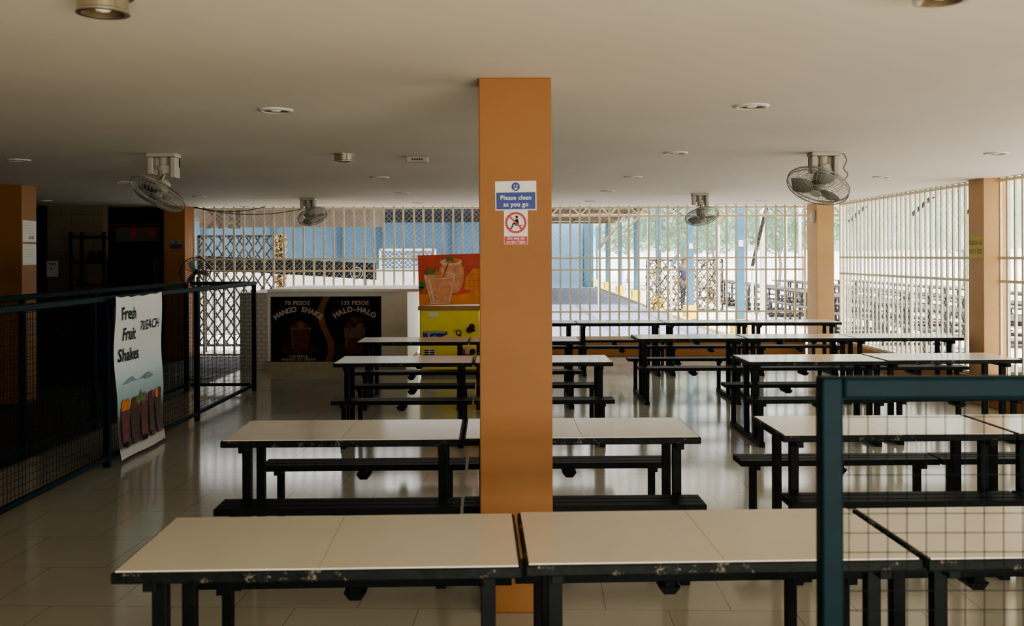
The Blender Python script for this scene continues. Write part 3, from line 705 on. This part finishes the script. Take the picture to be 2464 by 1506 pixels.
lattice(1.62,2.14,'dark diamond lattice gate edged with dry brown leaves',(-6.05,19.2,-.02),leafy=650,s=.26,tk=.018)
lattice(2.4,1.6,'lattice screen covered with dry camouflage-like leaves',(4.2,31.2,-.02),leafy=1100,tk=.02,s=.36,edge=False)
d=18.0
pts=[(PX(470,d),PZ(612,d)),(PX(905,d),PZ(632,d)),(PX(905,d),PZ(672,d)),(PX(480,d),PZ(645,d))]
c=(PX(690,d),PZ(640,d))
f=[(u-c[0],v-c[1]) for u,v in pts][::-1]
m=MB(); m.poly(f,M_ink,0); m.add([(u,.06,v) for u,v in f],[(3,2,1,0)],M_ink)
for i in range(4):
    a,b=f[i],f[(i+1)%4]; m.add([(a[0],0,a[1]),(b[0],0,b[1]),(b[0],.06,b[1]),(a[0],.06,a[1])],[(0,3,2,1)],M_ink)
m.annulus(1.26,-.12,.10,.112,M_bwall,2); m.annulus(1.26,-.12,.06,.068,M_bwall,2)
T=thing('stall_fascia_board','black sloping fascia board with round white emblem','signboard',loc=(c[0],d,c[1]))
m.obj('board',T)
for x in (-1.5,1.4): MB().box(x-.025,x+.025,.06,.11,-c[1]-.02,0,M_iron).obj('support_post',T)
T=thing('folding_table','pale folding table standing outside the barred window','table',loc=(-3.1,19.6,0))
MB().box(-1.1,1.3,-.35,.35,.95,1.0,M_swhite).box(-1.1,1.3,-.35,-.33,.5,.95,M_swhite).obj('tabletop',T)
for x in (-1.0,1.2):
    for y in (-.3,.3): MB().rod((x,y,-.02),(x,y,.95),.018,M_iron,8).obj('leg',T)
T=thing('wire_crate','white framed wire cage standing outside the bars','cage',loc=(PX(915,18.2),18.2,0))
m=MB(); w=1.0
for x in (0,w): m.box(x-.02,x+.02,-.02,.02,-.02,PZ(600,18.2),M_swhite)
for z in (1.1,PZ(600,18.2)): m.box(0,w,-.02,.02,z-.02,z+.02,M_swhite)
m.obj('frame',T)
m=MB()
for a,b in diag(w,.7,.08,1.0): m.rod((a[0],0,1.1+a[1]),(b[0],0,1.1+b[1]),.004,M_swhite,3)
m.obj('wire_mesh',T)
M_gb=mat('faded_banner',(0.42,0.37,0.37),.7,var=.1); M_gl=mat('faded_letter',(0.24,0.20,0.21),.7)
m=MB(); m.box(0,3.2,0,.01,0,.33,M_gb)
for i,ch in enumerate('KE'): m.text(ch,.42,.28+i*.34,.13,M_gl,1,bold=.05,mirror=True)
tag(m.obj('vinyl_banner',loc=(PX(480,17.4),17.4,2.215)),'faded grey vinyl banner seen from behind with reversed letters','banner')
def cable(a,b,sag,label,r=.008):
    a=Vector(a);b=Vector(b);pts=[]
    for i in range(13):
        t=i/12; p=a.lerp(b,t); p.z-=sag*4*t*(1-t); pts.append(p-a)
    tag(MB().tube(pts,r,M_ink,5).obj('cable',loc=a),label,'cable',group='hanging cables')
cable((PX(465,16.8),16.8,2.545),(PX(750,16.8),16.8,2.545),.13,'black electrical cable sagging along the barred window',r=.006)
cable((PX(470,16.74),16.74,2.545),(PX(640,16.74),16.74,2.545),.08,'black electrical cable sagging along the barred window',r=.006)
cable((PX(1560,19),19,3.34),(PX(1760,19),19,3.34),.9,'thin dark cable hanging outside the bars')
cable((PX(1480,22.2),22.2,3.34),(PX(1700,22.2),22.2,3.34),.75,'thin dark cable hanging outside the bars')

# ---------------------------------------------------------------- person
def skin(name,pts,edges,rad,m,parent,root=0):
    me=bpy.data.meshes.new(name); me.from_pydata(pts,edges,[]); me.materials.append(m)
    o=bpy.data.objects.new(name,me); col.objects.link(o); o.parent=parent
    sk=o.modifiers.new('Skin','SKIN'); sk.use_smooth_shade=True
    if len(me.skin_vertices):
        for i,r in enumerate(rad):
            r=r if isinstance(r,tuple) else (r,r); me.skin_vertices[0].data[i].radius=r
        me.skin_vertices[0].data[root].use_root=True
    ss=o.modifiers.new('Sub','SUBSURF'); ss.levels=1; ss.render_levels=1
    return o
P=thing('person','person in dark violet shirt and dark trousers standing by walkway post','person',loc=(PX(1650,29.4),29.4,-.02),rot=(0,0,R(150)))
pts=[(0,0,.92),(0,0,1.12),(0,0,1.35),(0,0,1.45),(0,-.01,1.55),(0,-.01,1.64),
 (-.17,0,1.38),(-.23,0,1.12),(-.22,-.06,.88),(.17,0,1.38),(.23,0,1.12),(.22,-.06,.88),
 (-.09,0,.86),(-.10,.0,.48),(-.10,.02,.08),(-.10,-.12,.04),(.09,0,.86),(.10,-.03,.48),(.10,.02,.08),(.10,-.12,.04)]
ed=[(0,1),(1,2),(2,3),(3,4),(4,5),(2,6),(6,7),(7,8),(2,9),(9,10),(10,11),(0,12),(12,13),(13,14),(14,15),(0,16),(16,17),(17,18),(18,19)]
ra=[.12,.11,.13,.055,.085,.07,.055,.042,.03,.055,.042,.03,.085,.055,.04,.035,.085,.055,.04,.035]
skin('body',pts,ed,ra,M_skin,P)
skin('shirt',[(0,0,.90),(0,0,1.12),(0,0,1.36),(-.17,0,1.38),(-.22,0,1.2),(.17,0,1.38),(.22,0,1.2)],[(0,1),(1,2),(2,3),(3,4),(2,5),(5,6)],[.15,.135,.145,.07,.065,.07,.065],M_shirt,P)
skin('trousers',[(0,0,.93),(-.09,0,.84),(-.10,0,.48),(-.10,.02,.12),(.09,0,.84),(.10,-.03,.48),(.10,.02,.12)],[(0,1),(1,2),(2,3),(0,4),(4,5),(5,6)],[.135,.10,.075,.06,.10,.075,.06],M_trou,P)
skin('hair',[(0,.02,1.60),(0,.015,1.67)],[(0,1)],[.098,.075],M_hair,P)

# ---------------------------------------------------------------- light
w=bpy.data.worlds.new('World'); bpy.context.scene.world=w; w.use_nodes=True
nt=w.node_tree; bg=nt.nodes['Background']
bg.inputs['Color'].default_value=(0.96,0.98,1.0,1); bg.inputs['Strength'].default_value=4.2
s=bpy.data.lights.new('sun','SUN'); s.energy=12.5; s.angle=R(3); s.color=(1,.97,.92)
so=bpy.data.objects.new('sun',s); col.objects.link(so); so.rotation_euler=(R(14),R(14),0)
a=bpy.data.lights.new('ceiling_fill','AREA'); a.shape='RECTANGLE'; a.size=5; a.size_y=1.4; a.energy=400; a.color=(1,.95,.82); a.specular_factor=0.05  # added fill lamp behind the camera, aimed up towards the ceiling
ao=bpy.data.objects.new('ceiling_fill',a); col.objects.link(ao); ao.location=(2.3,-2.2,.7); ao.rotation_euler=(R(122),0,0)

# ---------------------------------------------------------------- camera
cam=bpy.data.cameras.new('camera'); cam.sensor_width=36; cam.lens=36*F/2464; cam.shift_y=-137/2464; cam.clip_end=500
cam.dof.use_dof=True; cam.dof.focus_distance=9; cam.dof.aperture_fstop=4.0
co=bpy.data.objects.new('camera',cam); col.objects.link(co)
co.matrix_world=Matrix.Translation((0,0,1.7))@Matrix.Rotation(R(90),4,'X')@Matrix.Rotation(R(-.2),4,'Z')
bpy.context.scene.camera=co
vs_=bpy.context.scene.view_settings; vs_.view_transform='AgX'; vs_.exposure=-0.02
try: vs_.look='AgX - Medium High Contrast'
except Exception: pass
